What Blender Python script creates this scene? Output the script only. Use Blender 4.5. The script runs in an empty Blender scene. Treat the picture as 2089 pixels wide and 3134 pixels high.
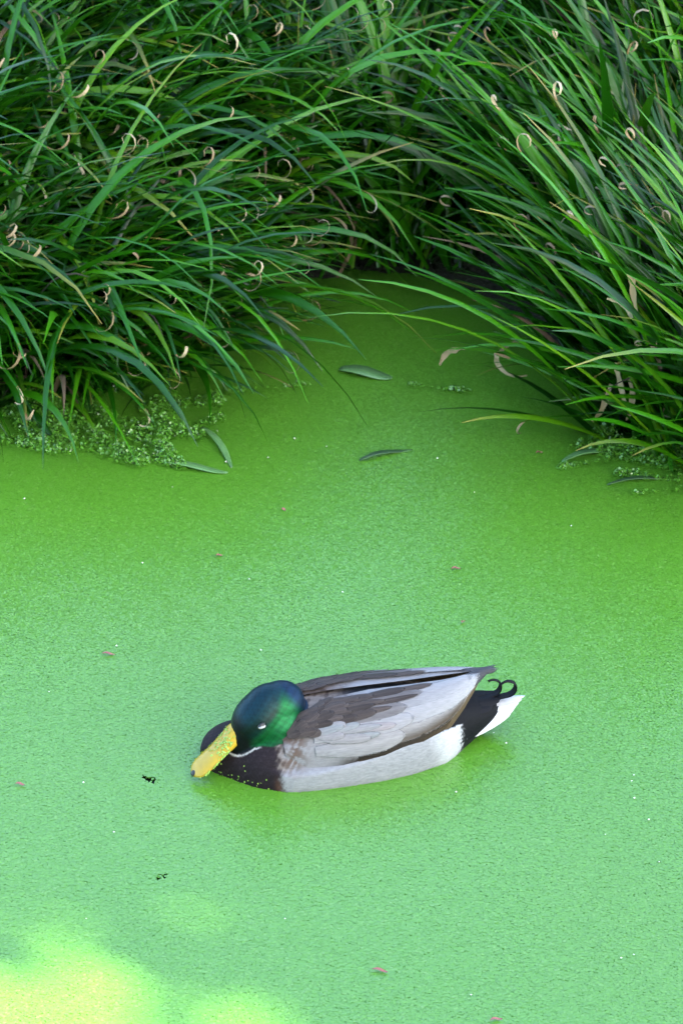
import bpy, bmesh, math, random
import numpy as np
from mathutils import Vector, Matrix

# ------------------------------------------------------------------ camera, sky, sun, exposure
scene = bpy.context.scene
col = scene.collection
cam_d = bpy.data.cameras.new('camera')
cam = bpy.data.objects.new('camera', cam_d)
col.objects.link(cam)
cam.location = (0, 0, 2.46)
cam.rotation_euler = (math.radians(60), 0, 0)
cam_d.sensor_fit = 'HORIZONTAL'
cam_d.sensor_width = 24.0
cam_d.lens = 129.25
cam_d.clip_end = 500
cam_d.dof.use_dof = True
cam_d.dof.focus_distance = 4.35
cam_d.dof.aperture_fstop = 15
scene.camera = cam

SUN_DIR = Vector((0.50, -0.55, 0.67)).normalized()      # towards the sun
SUN_EL = math.asin(SUN_DIR.z)
SUN_AZ = math.atan2(SUN_DIR.x, SUN_DIR.y)
world = bpy.data.worlds.new('World')
scene.world = world
world.use_nodes = True
wt = world.node_tree
sky = wt.nodes.new('ShaderNodeTexSky')
sky.sky_type = 'NISHITA'
sky.sun_disc = False
sky.air_density = 1.0
sky.dust_density = 2.0
sky.ozone_density = 0.6
sky.sun_elevation = SUN_EL
sky.sun_rotation = SUN_AZ
bg = wt.nodes['Background']
bg.inputs['Strength'].default_value = 0.15
wt.links.new(sky.outputs[0], bg.inputs['Color'])
sun_d = bpy.data.lights.new('sun', 'SUN')
sun_d.energy = 4.6
sun_d.angle = math.radians(0.5)
sun_d.color = (1.0, 0.86, 0.62)
sun = bpy.data.objects.new('sun', sun_d)
col.objects.link(sun)
sun.rotation_euler = SUN_DIR.to_track_quat('Z', 'Y').to_euler()
sun.location = (4, -5, 9)
vs = scene.view_settings
vs.view_transform = 'Standard'
vs.look = 'None'
vs.exposure = 2.80
vs.gamma = 1.0
scene.cycles.use_denoising = True

RNG = np.random.default_rng(7)
random.seed(7)

# ------------------------------------------------------------------ helpers
def link(o, parent=None):
    col.objects.link(o)
    if parent is not None:
        o.parent = parent
    return o

def tag(o, label=None, cat=None, group=None, kind=None):
    if label: o['label'] = label
    if cat: o['category'] = cat
    if group: o['group'] = group
    if kind: o['kind'] = kind
    return o

def empty(name, loc=(0, 0, 0), rz=0.0, parent=None):
    o = bpy.data.objects.new(name, None)
    o.empty_display_size = 0.05
    o.location = loc
    o.rotation_euler = (0, 0, rz)
    return link(o, parent)

def mesh_np(name, V, Fq, mat=None, smooth=True, colors=None, attrs=None):
    """V (n,3); Fq (m,k) faces all of one size, or a list of faces"""
    me = bpy.data.meshes.new(name)
    V = np.asarray(V, dtype=np.float32)
    if isinstance(Fq, np.ndarray):
        m, k = Fq.shape
        me.vertices.add(len(V)); me.vertices.foreach_set('co', V.ravel())
        me.loops.add(m * k); me.loops.foreach_set('vertex_index', Fq.astype(np.int32).ravel())
        me.polygons.add(m)
        me.polygons.foreach_set('loop_start', np.arange(0, m * k, k, dtype=np.int32))
        me.update(calc_edges=True)
    else:
        me.from_pydata(V.tolist(), [], Fq)
    if smooth:
        me.polygons.foreach_set('use_smooth', [True] * len(me.polygons))
    if colors is not None:
        c = np.ones((len(V), 4), np.float32); c[:, :3] = colors
        a = me.attributes.new('Col', 'FLOAT_COLOR', 'POINT')
        a.data.foreach_set('color', c.ravel())
    for k_, v_ in (attrs or {}).items():
        a = me.attributes.new(k_, 'FLOAT', 'POINT')
        a.data.foreach_set('value', np.asarray(v_, np.float32))
    if mat is not None:
        me.materials.append(mat)
    me.validate()
    me.update()
    return me

def obj(name, me, parent=None):
    return link(bpy.data.objects.new(name, me), parent)

def grid_faces(nu, nv, close_v=False):
    F = []
    nvv = nv if close_v else nv - 1
    for i in range(nu - 1):
        for j in range(nvv):
            a = i * nv + j; b = i * nv + (j + 1) % nv
            F.append((a, b, b + nv, a + nv))
    return np.array(F)

def sstep(a, b, x):
    t = np.clip((x - a) / (b - a), 0, 1)
    return t * t * (3 - 2 * t)

def unit(v):
    v = np.asarray(v, float)
    return v / np.linalg.norm(v)

class N:
    """tiny node-tree helper"""
    def __init__(self, name):
        self.m = bpy.data.materials.new(name)
        self.m.use_nodes = True
        self.t = self.m.node_tree
        self.bsdf = self.t.nodes['Principled BSDF']
        self.out = self.t.nodes['Material Output']
    def n(self, typ, **kw):
        nd = self.t.nodes.new(typ)
        for k, v in kw.items():
            if k.startswith('i_'):
                nd.inputs[k[2:].replace('_', ' ')].default_value = v
            else:
                setattr(nd, k, v)
        return nd
    def l(self, a, b):
        self.t.links.new(a, b)
    def mix(self, fac, a, b, blend='MIX'):
        nd = self.t.nodes.new('ShaderNodeMix'); nd.data_type = 'RGBA'; nd.blend_type = blend
        for s, v in ((nd.inputs[0], fac), (nd.inputs[6], a), (nd.inputs[7], b)):
            if hasattr(v, 'is_linked'): self.l(v, s)
            elif isinstance(v, (int, float)): s.default_value = v
            else: s.default_value = (*v, 1.0)
        return nd.outputs[2]
    def math(self, op, a, b=0.0, c=None):
        nd = self.t.nodes.new('ShaderNodeMath'); nd.operation = op
        for i, v in enumerate((a, b, c)):
            if v is None: continue
            if hasattr(v, 'is_linked'): self.l(v, nd.inputs[i])
            else: nd.inputs[i].default_value = v
        return nd.outputs[0]
    def ramp(self, fac, stops):
        nd = self.t.nodes.new('ShaderNodeValToRGB')
        el = nd.color_ramp.elements
        while len(el) < len(stops): el.new(0.5)
        for e, (p, c) in zip(el, stops):
            e.position = p; e.color = (*c, 1.0)
        self.l(fac, nd.inputs[0])
        return nd.outputs[0]
    def noise(self, scale, detail=3.0, coords=None, rough=0.5):
        nd = self.n('ShaderNodeTexNoise', i_Scale=scale, i_Detail=detail, i_Roughness=rough)
        if coords is not None: self.l(coords, nd.inputs['Vector'])
        return nd.outputs['Fac']
    def set(self, **kw):
        for k, v in kw.items():
            s = self.bsdf.inputs[k.replace('_', ' ')]
            if hasattr(v, 'is_linked'): self.l(v, s)
            elif isinstance(v, tuple) and len(v) == 3: s.default_value = (*v, 1.0)
            else: s.default_value = v
    def bump(self, h, strength=0.3, dist=0.002):
        nd = self.n('ShaderNodeBump', i_Strength=strength, i_Distance=dist)
        self.l(h, nd.inputs['Height'])
        self.l(nd.outputs[0], self.bsdf.inputs['Normal'])
    def translucent(self, color, fac):
        tr = self.n('ShaderNodeBsdfTranslucent')
        if hasattr(color, 'is_linked'): self.l(color, tr.inputs[0])
        else: tr.inputs[0].default_value = (*color, 1)
        mx = self.n('ShaderNodeMixShader')
        mx.inputs[0].default_value = fac
        self.l(self.bsdf.outputs[0], mx.inputs[1]); self.l(tr.outputs[0], mx.inputs[2])
        self.l(mx.outputs[0], self.out.inputs['Surface'])

# ------------------------------------------------------------------ materials
def m_water():
    k = N('pond_water')
    k.set(Base_Color=(0.003, 0.006, 0.003), Roughness=0.06, IOR=1.33, Specular_IOR_Level=0.25)
    tc = k.n('ShaderNodeNewGeometry').outputs['Position']
    k.bump(k.noise(14, 2, tc), 0.05, 0.004)
    return k.m

def m_frond():
    k = N('duckweed_frond')
    pos = k.n('ShaderNodeNewGeometry').outputs['Position']
    r = k.n('ShaderNodeObjectInfo').outputs['Random']
    c = k.ramp(r, [(0.0, (0.076, 0.262, 0.016)), (0.35, (0.090, 0.295, 0.020)), (0.85, (0.100, 0.315, 0.024)), (1.0, (0.15, 0.35, 0.06))])
    big = k.noise(1.7, 3, pos)
    c2 = k.mix(k.math('MULTIPLY', big, 0.5), c, (0.122, 0.31, 0.017))
    k.set(Base_Color=c2, Roughness=0.30)
    k.bsdf.inputs['Specular IOR Level'].default_value = 1.0
    k.bsdf.inputs['Coat Weight'].default_value = 0.22
    k.bsdf.inputs['Coat Roughness'].default_value = 0.4
    k.translucent(c2, 0.10)
    return k.m

def m_mat_far():
    k = N('duckweed_carpet')
    pos = k.n('ShaderNodeNewGeometry').outputs['Position']
    vo = k.n('ShaderNodeTexVoronoi', i_Scale=330.0); k.l(pos, vo.inputs['Vector'])
    c = k.ramp(vo.outputs['Color'], [(0.0, (0.08, 0.27, 0.016)), (0.5, (0.092, 0.295, 0.019)), (1.0, (0.102, 0.312, 0.023))])
    k.set(Base_Color=c, Roughness=0.45)
    k.bump(vo.outputs['Distance'], 0.15, 0.001)
    return k.m

def m_bank():
    k = N('bank_soil')
    pos = k.n('ShaderNodeNewGeometry').outputs['Position']
    n1 = k.noise(9, 6, pos, 0.65)
    c = k.ramp(n1, [(0.3, (0.006, 0.009, 0.004)), (0.55, (0.018, 0.020, 0.009)), (0.8, (0.035, 0.040, 0.014))])
    k.set(Base_Color=c, Roughness=0.9)
    k.bump(k.noise(60, 5, pos), 0.8, 0.02)
    return k.m

def m_blade():
    k = N('sedge_leaf')
    r = k.n('ShaderNodeObjectInfo').outputs['Random']
    a = k.n('ShaderNodeAttribute', attribute_name='tint').outputs['Fac']
    s = k.n('ShaderNodeAttribute', attribute_name='along').outputs['Fac']
    v = k.math('FRACT', k.math('ADD', r, a))
    c = k.ramp(v, [(0.0, (0.002, 0.026, 0.0005)), (0.3, (0.006, 0.066, 0.0008)), (0.62, (0.018, 0.138, 0.0010)), (0.90, (0.046, 0.215, 0.002)), (1.0, (0.10, 0.245, 0.005))])
    # yellowing towards the tip on some leaves only
    tipy = k.math('MULTIPLY', k.math('GREATER_THAN', k.math('FRACT', k.math('MULTIPLY', v, 7.3)), 0.88), k.math('POWER', s, 9.0))
    c = k.mix(tipy, c, (0.36, 0.27, 0.06))
    pos = k.n('ShaderNodeTexCoord').outputs['Object']
    mp = k.n('ShaderNodeMapping'); mp.inputs['Scale'].default_value = (1, 1, 0.1)
    k.l(pos, mp.inputs[0])
    st = k.noise(260, 2, mp.outputs[0])
    c = k.mix(k.math('MULTIPLY', st, 0.35), c, (0.010, 0.045, 0.004))
    k.set(Base_Color=c, Roughness=0.28)
    k.bsdf.inputs['Specular IOR Level'].default_value = 0.36
    k.bump(st, 0.15, 0.0006)
    c2 = k.mix(0.5, c, (0.04, 0.19, 0.004))
    k.translucent(c2, 0.09)
    return k.m

def m_dry():
    k = N('dry_leaf_tip')
    r = k.n('ShaderNodeObjectInfo').outputs['Random']
    a = k.n('ShaderNodeAttribute', attribute_name='tint').outputs['Fac']
    s = k.n('ShaderNodeAttribute', attribute_name='along').outputs['Fac']
    c = k.ramp(k.math('FRACT', k.math('ADD', r, a)), [(0.0, (0.22, 0.15, 0.08)), (0.5, (0.42, 0.33, 0.19)), (1.0, (0.54, 0.46, 0.31))])
    c = k.mix(k.math('POWER', k.math('SUBTRACT', 1.0, s), 5.0), c, (0.24, 0.12, 0.03))
    k.set(Base_Color=c, Roughness=0.6)
    k.translucent(c, 0.2)
    return k.m

def m_litter():
    k = N('dead_straw')
    a = k.n('ShaderNodeAttribute', attribute_name='tint').outputs['Fac']
    c = k.ramp(a, [(0.0, (0.025, 0.016, 0.007)), (0.7, (0.07, 0.045, 0.02)), (1.0, (0.24, 0.17, 0.09))])
    k.set(Base_Color=c, Roughness=0.8)
    return k.m

def m_simple(name, c, rough=0.6, var=0.25, scale=60, metallic=0.0, spec=0.5):
    k = N(name)
    k.bsdf.inputs['Specular IOR Level'].default_value = spec
    tc = k.n('ShaderNodeTexCoord').outputs['Object']
    f = k.noise(scale, 4, tc)
    k.set(Base_Color=k.mix(f, tuple(x * (1 - var) for x in c), tuple(min(1, x * (1 + var)) for x in c)), Roughness=rough, Metallic=metallic)
    k.bump(f, 0.15, 0.001)
    return k.m

def m_plumage(name, rough=0.65, stretch=(1, 1, 1), scale=420, amount=0.22, bump=0.25, fray=False):
    k = N(name)
    base = k.n('ShaderNodeAttribute', attribute_name='Col').outputs['Color']
    tc = k.n('ShaderNodeTexCoord').outputs['Object']
    mp = k.n('ShaderNodeMapping'); mp.inputs['Scale'].default_value = stretch
    k.l(tc, mp.inputs[0])
    f = k.noise(scale, 3, mp.outputs[0], 0.6)
    k.set(Base_Color=k.mix(amount, base, k.mix(f, (0.0, 0.0, 0.0), (1, 1, 1)), 'SOFT_LIGHT'), Roughness=rough)
    k.bsdf.inputs['Specular IOR Level'].default_value = 0.15
    k.bsdf.inputs['Sheen Weight'].default_value = 0.02
    k.bump(f, bump, 0.0015)
    if fray:                                             # loose barbs at the rim of each vane
        rim = k.n('ShaderNodeAttribute', attribute_name='rim').outputs['Fac']
        g = k.noise(900, 2, mp.outputs[0])
        al = k.math('SUBTRACT', 1.25, k.math('MULTIPLY', rim, k.math('MULTIPLY_ADD', g, 1.4, 0.55)))
        k.l(al, k.bsdf.inputs['Alpha'])
    return k.m

def m_head():
    k = N('glossy_head_plumage')
    base = k.n('ShaderNodeAttribute', attribute_name='Col').outputs['Color']
    tc = k.n('ShaderNodeTexCoord').outputs['Object']
    f = k.noise(500, 3, tc, 0.6)
    k.set(Base_Color=base, Roughness=0.42, Metallic=0.55)
    k.bsdf.inputs['Specular IOR Level'].default_value = 0.3
    k.bump(f, 0.25, 0.0012)
    return k.m

MAT = dict(water=m_water(), frond=m_frond(), carpet=m_mat_far(), bank=m_bank(), blade=m_blade(), dry=m_dry(), litter=m_litter(),
           body=m_plumage('body_plumage', stretch=(0.35, 1, 1), amount=0.5, bump=0.4), feather=m_plumage('wing_feather', rough=0.5, stretch=(0.15, 1, 1), scale=600, amount=0.4, bump=0.25, fray=True),
           head=m_head(),
           bill=m_simple('yellow_bill', (0.42, 0.29, 0.013), 0.34, 0.18, 120), nail=m_simple('dark_bill_nail', (0.02, 0.022, 0.018), 0.3),
           black=m_simple('black_feather', (0.003, 0.0035, 0.005), 0.6, spec=0.2), white=m_simple('white_feather', (0.50, 0.51, 0.52), 0.6, 0.08),
           lid=m_simple('pale_eyelid', (0.36, 0.37, 0.36), 0.5), dark=m_simple('dark_nostril', (0.015, 0.01, 0.005), 0.6),
           bark=m_simple('tree_bark', (0.10, 0.075, 0.05), 0.9, 0.5, 18), leaf=m_simple('tree_leaf', (0.045, 0.10, 0.02), 0.5, 0.4, 5),
           bits=m_simple('loose_duckweed', (0.24, 0.40, 0.06), 0.45, 0.5, 700), petal=m_simple('fallen_petal', (0.30, 0.11, 0.09), 0.6), speck=m_simple('pale_speck', (0.75, 0.75, 0.68), 0.7),
           wetleaf=m_simple('wet_floating_leaf', (0.045, 0.105, 0.04), 0.3, 0.4, 90), paleleaf=m_simple('pale_floating_leaf', (0.12, 0.27, 0.09), 0.3, 0.3, 90))

# ------------------------------------------------------------------ setting: pond bed / bank, water, duckweed
SHX = np.array([-40, -1.5, -0.80, -0.474, -0.34, -0.222, -0.12, -0.06, 0.0, 0.05, 0.10, 0.19, 0.277, 0.364, 0.469, 0.9, 1.6, 40])
SHY = np.array([4.62, 4.62, 4.62, 4.64, 4.68, 4.74, 4.86, 4.95, 4.97, 4.97, 4.96, 4.90, 4.80, 4.62, 4.54, 4.48, 4.45, 4.45])
def shore(x):
    return np.interp(x, SHX, SHY)
def ground_z(x, y):
    d = y - shore(x)
    z = np.where(d < 0, np.maximum(-0.45, d * 0.9), 0.42 * (1 - np.exp(-np.maximum(d, 0) * 1.1)))
    back = np.maximum(0, 1.2 - y)                          # the near bank behind the camera
    z = np.where(y < 1.6, np.maximum(z, np.minimum(0.75, -0.3 + back * 0.9)), z)
    return z - 0.012

def build_bank():
    xs = np.unique(np.concatenate([np.linspace(-60, -2, 16), np.linspace(-2, 2, 90), np.linspace(2, 60, 16)]))
    ys = np.unique(np.concatenate([np.linspace(-60, 0, 14), np.linspace(0, 4.2, 16), np.linspace(4.2, 6.6, 60), np.linspace(6.6, 90, 24)]))
    X, Y = np.meshgrid(xs, ys, indexing='ij')
    Z = ground_z(X, Y) + np.where((np.abs(X) < 2) & (Y > 4.2) & (Y < 6.7), RNG.normal(0, 0.006, X.shape), 0)
    V = np.stack([X, Y, Z], -1).reshape(-1, 3)
    o = obj('bank', mesh_np('bank', V, grid_faces(len(xs), len(ys))[:, ::-1], MAT['bank']))
    tag(o, 'dark soil bank and bed of the pond', 'bank', kind='structure')

def build_water():
    xs = np.linspace(-60, 60, 9); ys = np.linspace(-2, 6.2, 9)
    X, Y = np.meshgrid(xs, ys, indexing='ij')
    V = np.stack([X, Y, X * 0 - 0.0035], -1).reshape(-1, 3)
    o = obj('water', mesh_np('water', V, grid_faces(9, 9)[:, ::-1], MAT['water']))
    tag(o, 'dark pond water under the duckweed', 'water', kind='structure')

DX0, DX1, DY0, DY1 = -0.78, 0.78, 2.80, 5.25
HOLES = [(-0.232, 3.627, 0.0085), (-0.222, 3.620, 0.0075), (-0.240, 3.636, 0.0045), (-0.212, 3.616, 0.004), (-0.2165, 3.633, 0.003), (-0.201, 3.62, 0.0025), (-0.203, 3.43, 0.004), (-0.209, 3.425, 0.003)]
HOLES = [(hx, hy, hr) if hy < 3.5 else (-0.228 + (hx + .228) * .6, 3.6255 + (hy - 3.6255) * .6, hr * .6) for hx, hy, hr in HOLES]

def open_water(x, y):
    m = np.zeros(x.shape, bool)
    for hx, hy, hr in HOLES:
        dx = (x - hx); dy = (y - hy)
        ang = np.arctan2(dy, dx)
        rr = hr * (1 + 0.45 * np.sin(3 * ang + hx * 900) + 0.3 * np.sin(5 * ang + hy * 700))
        m |= (dx * dx + dy * dy) < rr * rr
    return m
RIDGES = [(-.50, 4.47, -.38, 4.43, .020, .016), (-.47, 4.55, -.40, 4.50, .03, .034), (-.34, 4.46, -.22, 4.385, .014, .014), (-.27, 4.55, -.18, 4.57, .02, .02), (.42, 4.42, .52, 4.36, .03, .03), (-.47, 4.60, -.34, 4.47, .020, .030), (-.36, 4.55, -.24, 4.42, .016, .022), (-.44, 4.50, -.28, 4.40, .022, .016), (-.30, 4.50, -.20, 4.47, .018, .030), (-.25, 4.46, -.17, 4.52, .010, .014), (-.16, 4.60, -.05, 4.62, .008, .008),
          (.33, 4.44, .47, 4.38, .018, .022), (.38, 4.36, .50, 4.34, .012, .012), (.30, 4.38, .42, 4.42, .008, .010), (.40, 4.31, .52, 4.33, .010, .008), (.18, 4.60, .10, 4.62, .008, .007), (.36, 4.46, .40, 4.42, .02, .03)]
def build_duckweed():
    s = 0.0021
    nx = int((DX1 - DX0) / s); ny = int((DY1 - DY0) / (s * 0.866))
    I, J = np.meshgrid(np.arange(nx), np.arange(ny), indexing='ij')
    x = DX0 + (I + 0.5 * (J % 2)) * s
    y = DY0 + J * s * 0.866
    x = x.ravel() + RNG.normal(0, 0.0006, x.size); y = y.ravel() + RNG.normal(0, 0.0006, y.size)
    keep = y < shore(x) + 0.02
    # hard gaps of open water
    keep &= ~open_water(x, y)
    # a few pinholes, denser in the foreground
    keep &= ~(RNG.random(x.size) < 0.003)
    x = x[keep]; y = y[keep]
    z = RNG.normal(0, 0.0002, x.size)
    # duckweed heaped over sunken stems and pushed up against the sedge
    def ridge(x, y, full=False):
        h = np.zeros_like(x)
        for ax, ay, bx, by, w, hh in RIDGES:
            ux, uy = bx - ax, by - ay; L2 = ux * ux + uy * uy
            t = np.clip(((x - ax) * ux + (y - ay) * uy) / L2, 0, 1)
            d = np.hypot(x - ax - t * ux, y - ay - t * uy)
            h = np.maximum(h, hh * np.clip(1 - (d / w) ** 2, 0, 1) * np.clip(0.55 + 0.35 * np.sin(t * 7 + ax * 70) + 0.3 * np.sin(x * 310 + y * 190) * np.sin(y * 270 - x * 120), 0, 1.2))
        return h
    ex = RNG.uniform(-.55, .6, 160000); ey = RNG.uniform(4.22, 4.75, 160000)
    hx_ = ridge(ex, ey); k_ = hx_ > 0.0015
    x = np.concatenate([x, ex[k_]]); y = np.concatenate([y, ey[k_]]); z = np.concatenate([z, np.zeros(k_.sum())])
    rh = ridge(x, y)
    z += rh * RNG.uniform(0.35, 1.15, x.size)
    P = np.stack([x, y, z], -1)
    me = bpy.data.meshes.new('duckweed')
    me.vertices.add(len(P)); me.vertices.foreach_set('co', P.astype(np.float32).ravel())
    at_ = me.attributes.new('tilt', 'FLOAT', 'POINT'); at_.data.foreach_set('value', (0.075 + 0.75 * sstep(0.0015, 0.006, rh)).astype(np.float32))
    me.update()
    me.materials.append(MAT['frond'])
    o = obj('duckweed', me)
    tag(o, 'bright green carpet of tiny duckweed fronds covering the pond', 'duckweed', kind='stuff')
    ng = bpy.data.node_groups.new('duckweed_fronds', 'GeometryNodeTree')
    ng.interface.new_socket('Geometry', in_out='INPUT', socket_type='NodeSocketGeometry')
    ng.interface.new_socket('Geometry', in_out='OUTPUT', socket_type='NodeSocketGeometry')
    nn = ng.nodes.new
    gi = nn('NodeGroupInput'); go = nn('NodeGroupOutput')
    ico = nn('GeometryNodeMeshCircle'); ico.fill_type = 'TRIANGLE_FAN'; ico.inputs['Radius'].default_value = 0.0018; ico.inputs['Vertices'].default_value = 8
    tr = nn('GeometryNodeTransform'); tr.inputs['Scale'].default_value = (1.0, 0.82, 1.0)
    sm = nn('GeometryNodeSetShadeSmooth')
    mt = nn('GeometryNodeSetMaterial'); mt.inputs['Material'].default_value = MAT['frond']
    rv = nn('FunctionNodeRandomValue'); rv.data_type = 'FLOAT_VECTOR'
    rv.inputs[0].default_value = (-1, -1, 0); rv.inputs[1].default_value = (1, 1, 6.28)
    ta = nn('GeometryNodeInputNamedAttribute'); ta.data_type = 'FLOAT'; ta.inputs[0].default_value = 'tilt'
    cx = nn('ShaderNodeCombineXYZ'); cx.inputs[2].default_value = 1.0
    vm = nn('ShaderNodeVectorMath'); vm.operation = 'MULTIPLY'
    sc = nn('FunctionNodeRandomValue'); sc.data_type = 'FLOAT'
    sc.inputs[2].default_value = 0.75; sc.inputs[3].default_value = 1.25; sc.inputs['Seed'].default_value = 5
    ip = nn('GeometryNodeInstanceOnPoints')
    L = ng.links.new
    L(ico.outputs[0], tr.inputs[0]); L(tr.outputs[0], sm.inputs[0]); L(sm.outputs[0], mt.inputs[0])
    L(gi.outputs[0], ip.inputs['Points']); L(mt.outputs[0], ip.inputs['Instance'])
    L(ta.outputs[0], cx.inputs[0]); L(ta.outputs[0], cx.inputs[1]); L(rv.outputs[0], vm.inputs[0]); L(cx.outputs[0], vm.inputs[1]); L(vm.outputs[0], ip.inputs['Rotation']); L(sc.outputs[1], ip.inputs['Scale'])
    L(ip.outputs[0], go.inputs[0])
    md = o.modifiers.new('fronds', 'NODES'); md.node_group = ng
    # the close-packed lower layer goes on as a sheet, open where the water shows
    V = []; F = []; zc = -0.0014
    hx0, hx1, hy0, hy1 = -.270, -.186, 3.400, 3.664
    R = [(-60, hx0, -2, 6.0), (hx1, 60, -2, 6.0), (hx0, hx1, -2, hy0), (hx0, hx1, hy1, 6.0)]
    for a, b, c, e in R:
        i = len(V); V += [(a, c, zc), (b, c, zc), (b, e, zc), (a, e, zc)]; F.append((i, i + 1, i + 2, i + 3))
    q = 0.0012; gx = np.arange(hx0, hx1 - q / 2, q); gy = np.arange(hy0, hy1 - q / 2, q)
    for a in gx:
        for c in gy:
            if open_water(np.array([a + q / 2]), np.array([c + q / 2]))[0]: continue
            i = len(V); V += [(a, c, zc), (a + q, c, zc), (a + q, c + q, zc), (a, c + q, zc)]; F.append((i, i + 1, i + 2, i + 3))
    c = obj('duckweed_carpet', mesh_np('duckweed_carpet', V, F, MAT['carpet'], smooth=False))
    tag(c, 'duckweed carpet running on across the far sides of the pond', 'duckweed', kind='stuff')

build_bank()
build_water()
build_duckweed()

# ------------------------------------------------------------------ sedge tussocks
NS = 11
def blade_curve(L, e0, bend, twist, curl=0.0, side=0.0):
    """centre line in the x-z plane: starts at elevation e0, bends over along its length"""
    s = np.linspace(0, 1, NS)
    el = e0 - bend * s ** 1.6 - curl * np.maximum(0, s - 0.75) ** 2 * 16
    ds = L / (NS - 1)
    x = np.concatenate([[0], np.cumsum(np.cos((el[1:] + el[:-1]) / 2) * ds)])
    z = np.concatenate([[0], np.cumsum(np.sin((el[1:] + el[:-1]) / 2) * ds)])
    y = side * L * s ** 2
    return s, np.stack([x, y, z], -1), el

def blade_geo(L, w, e0, bend, twist=0.0, curl=0.0, side=0.0, prof=None):
    s, P, el = blade_curve(L, e0, bend, twist, curl, side)
    if prof is None:
        prof = np.minimum(1, 0.55 + 2.2 * s) * np.clip((1 - s) / 0.42, 0, 1) ** 0.75
        prof[-1] = 0.05
    hw = 0.5 * w * prof
    T = np.gradient(P, axis=0); T /= np.linalg.norm(T, axis=1)[:, None]
    Y = np.array([0, 1.0, 0])
    Nn = np.cross(T, Y); Nn /= np.linalg.norm(Nn, axis=1)[:, None]
    tw = twist * s
    B = np.cos(tw)[:, None] * Y + np.sin(tw)[:, None] * Nn
    M = np.cross(B, T)
    keel = 0.32 * hw[:, None] * M
    V = np.stack([P + B * hw[:, None] + keel, P, P - B * hw[:, None] + keel], 1).reshape(-1, 3)
    return V, np.repeat(s, 3), P, T, B
BLADE_F = grid_faces(NS, 3)

def dry_tip_geo(P, T, B, w, n=9, length=0.06, curl=5.0):
    """a withered curling end that carries on from a blade's tip"""
    p = P[-2].copy(); t = T[-2].copy(); b = B[-2].copy()
    nrm = np.cross(b, t)
    V = []
    ds = length / (n - 1)
    for i in range(n):
        q = i / (n - 1)
        h = 0.5 * w * (0.55 + 0.45 * math.sin(math.pi * min(1, q * 1.1))) * (1 if i < n - 1 else 0.3)
        V += [p + b * h, p + nrm * h * 0.25, p - b * h]
        a = -curl * ds / length * (0.4 + 1.2 * q)
        ca, sa = math.cos(a), math.sin(a)
        t, nrm = t * ca + nrm * sa, nrm * ca - t * sa
        b = unit(b * math.cos(0.12) + nrm * math.sin(0.12)); t = unit(t - b * (t @ b)); nrm = np.cross(b, t)
        p = p + t * ds
    return np.array(V), np.repeat(np.linspace(0, 1, n), 3)
DRY_F = grid_faces(9, 3)

# shared single-leaf shapes: (length, width, start elevation, bend) by habit
HABIT = {
    'arching': [(L, w, e, b) for L, w, e, b in [(.50, .011, 1.15, 1.55), (.56, .012, 1.05, 1.45), (.46, .010, 1.30, 1.9), (.60, .012, 1.2, 1.7), (.42, .0095, .9, 1.2), (.52, .013, 1.0, 1.25), (.38, .009, .75, 1.3), (.48, .0105, .85, .95), (.55, .011, 1.35, 1.6), (.35, .010, .6, .9)]],
    'straight': [(.52, .012, 1.10, .50), (.58, .013, 1.00, .60), (.48, .011, 1.25, .55), (.64, .013, 1.15, .70), (.44, .010, .80, .45), (.54, .014, .90, .60), (.42, .010, 1.35, .5), (.60, .012, 1.25, .85), (.38, .010, .65, .5), (.50, .0115, 1.0, .95)],
}
VAR = {}
for hb, rows in HABIT.items():
    VAR[hb] = []
    for k, (L, w, e, b) in enumerate(rows):
        V, s, P, T, B = blade_geo(L, w * 1.22, e, b, twist=random.uniform(-0.9, 0.9), side=random.uniform(-0.12, 0.12))
        me = mesh_np('leaf_blade', V, BLADE_F, MAT['blade'], attrs=dict(tint=np.full(len(V), 0.07 * k), along=s))
        tips = []
        for ln, cu in ((0.045, 3.2), (0.07, 5.2), (0.06, -3.4)):
            DV, ds_ = dry_tip_geo(P, T, B, 0.0056, length=ln * random.uniform(.8, 1.3), curl=cu)
            tips.append(mesh_np('dry_tip', DV, DRY_F, MAT['dry'], attrs=dict(tint=np.full(len(DV), 0.13 * k), along=ds_)))
        VAR[hb].append((me, tips))

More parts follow.
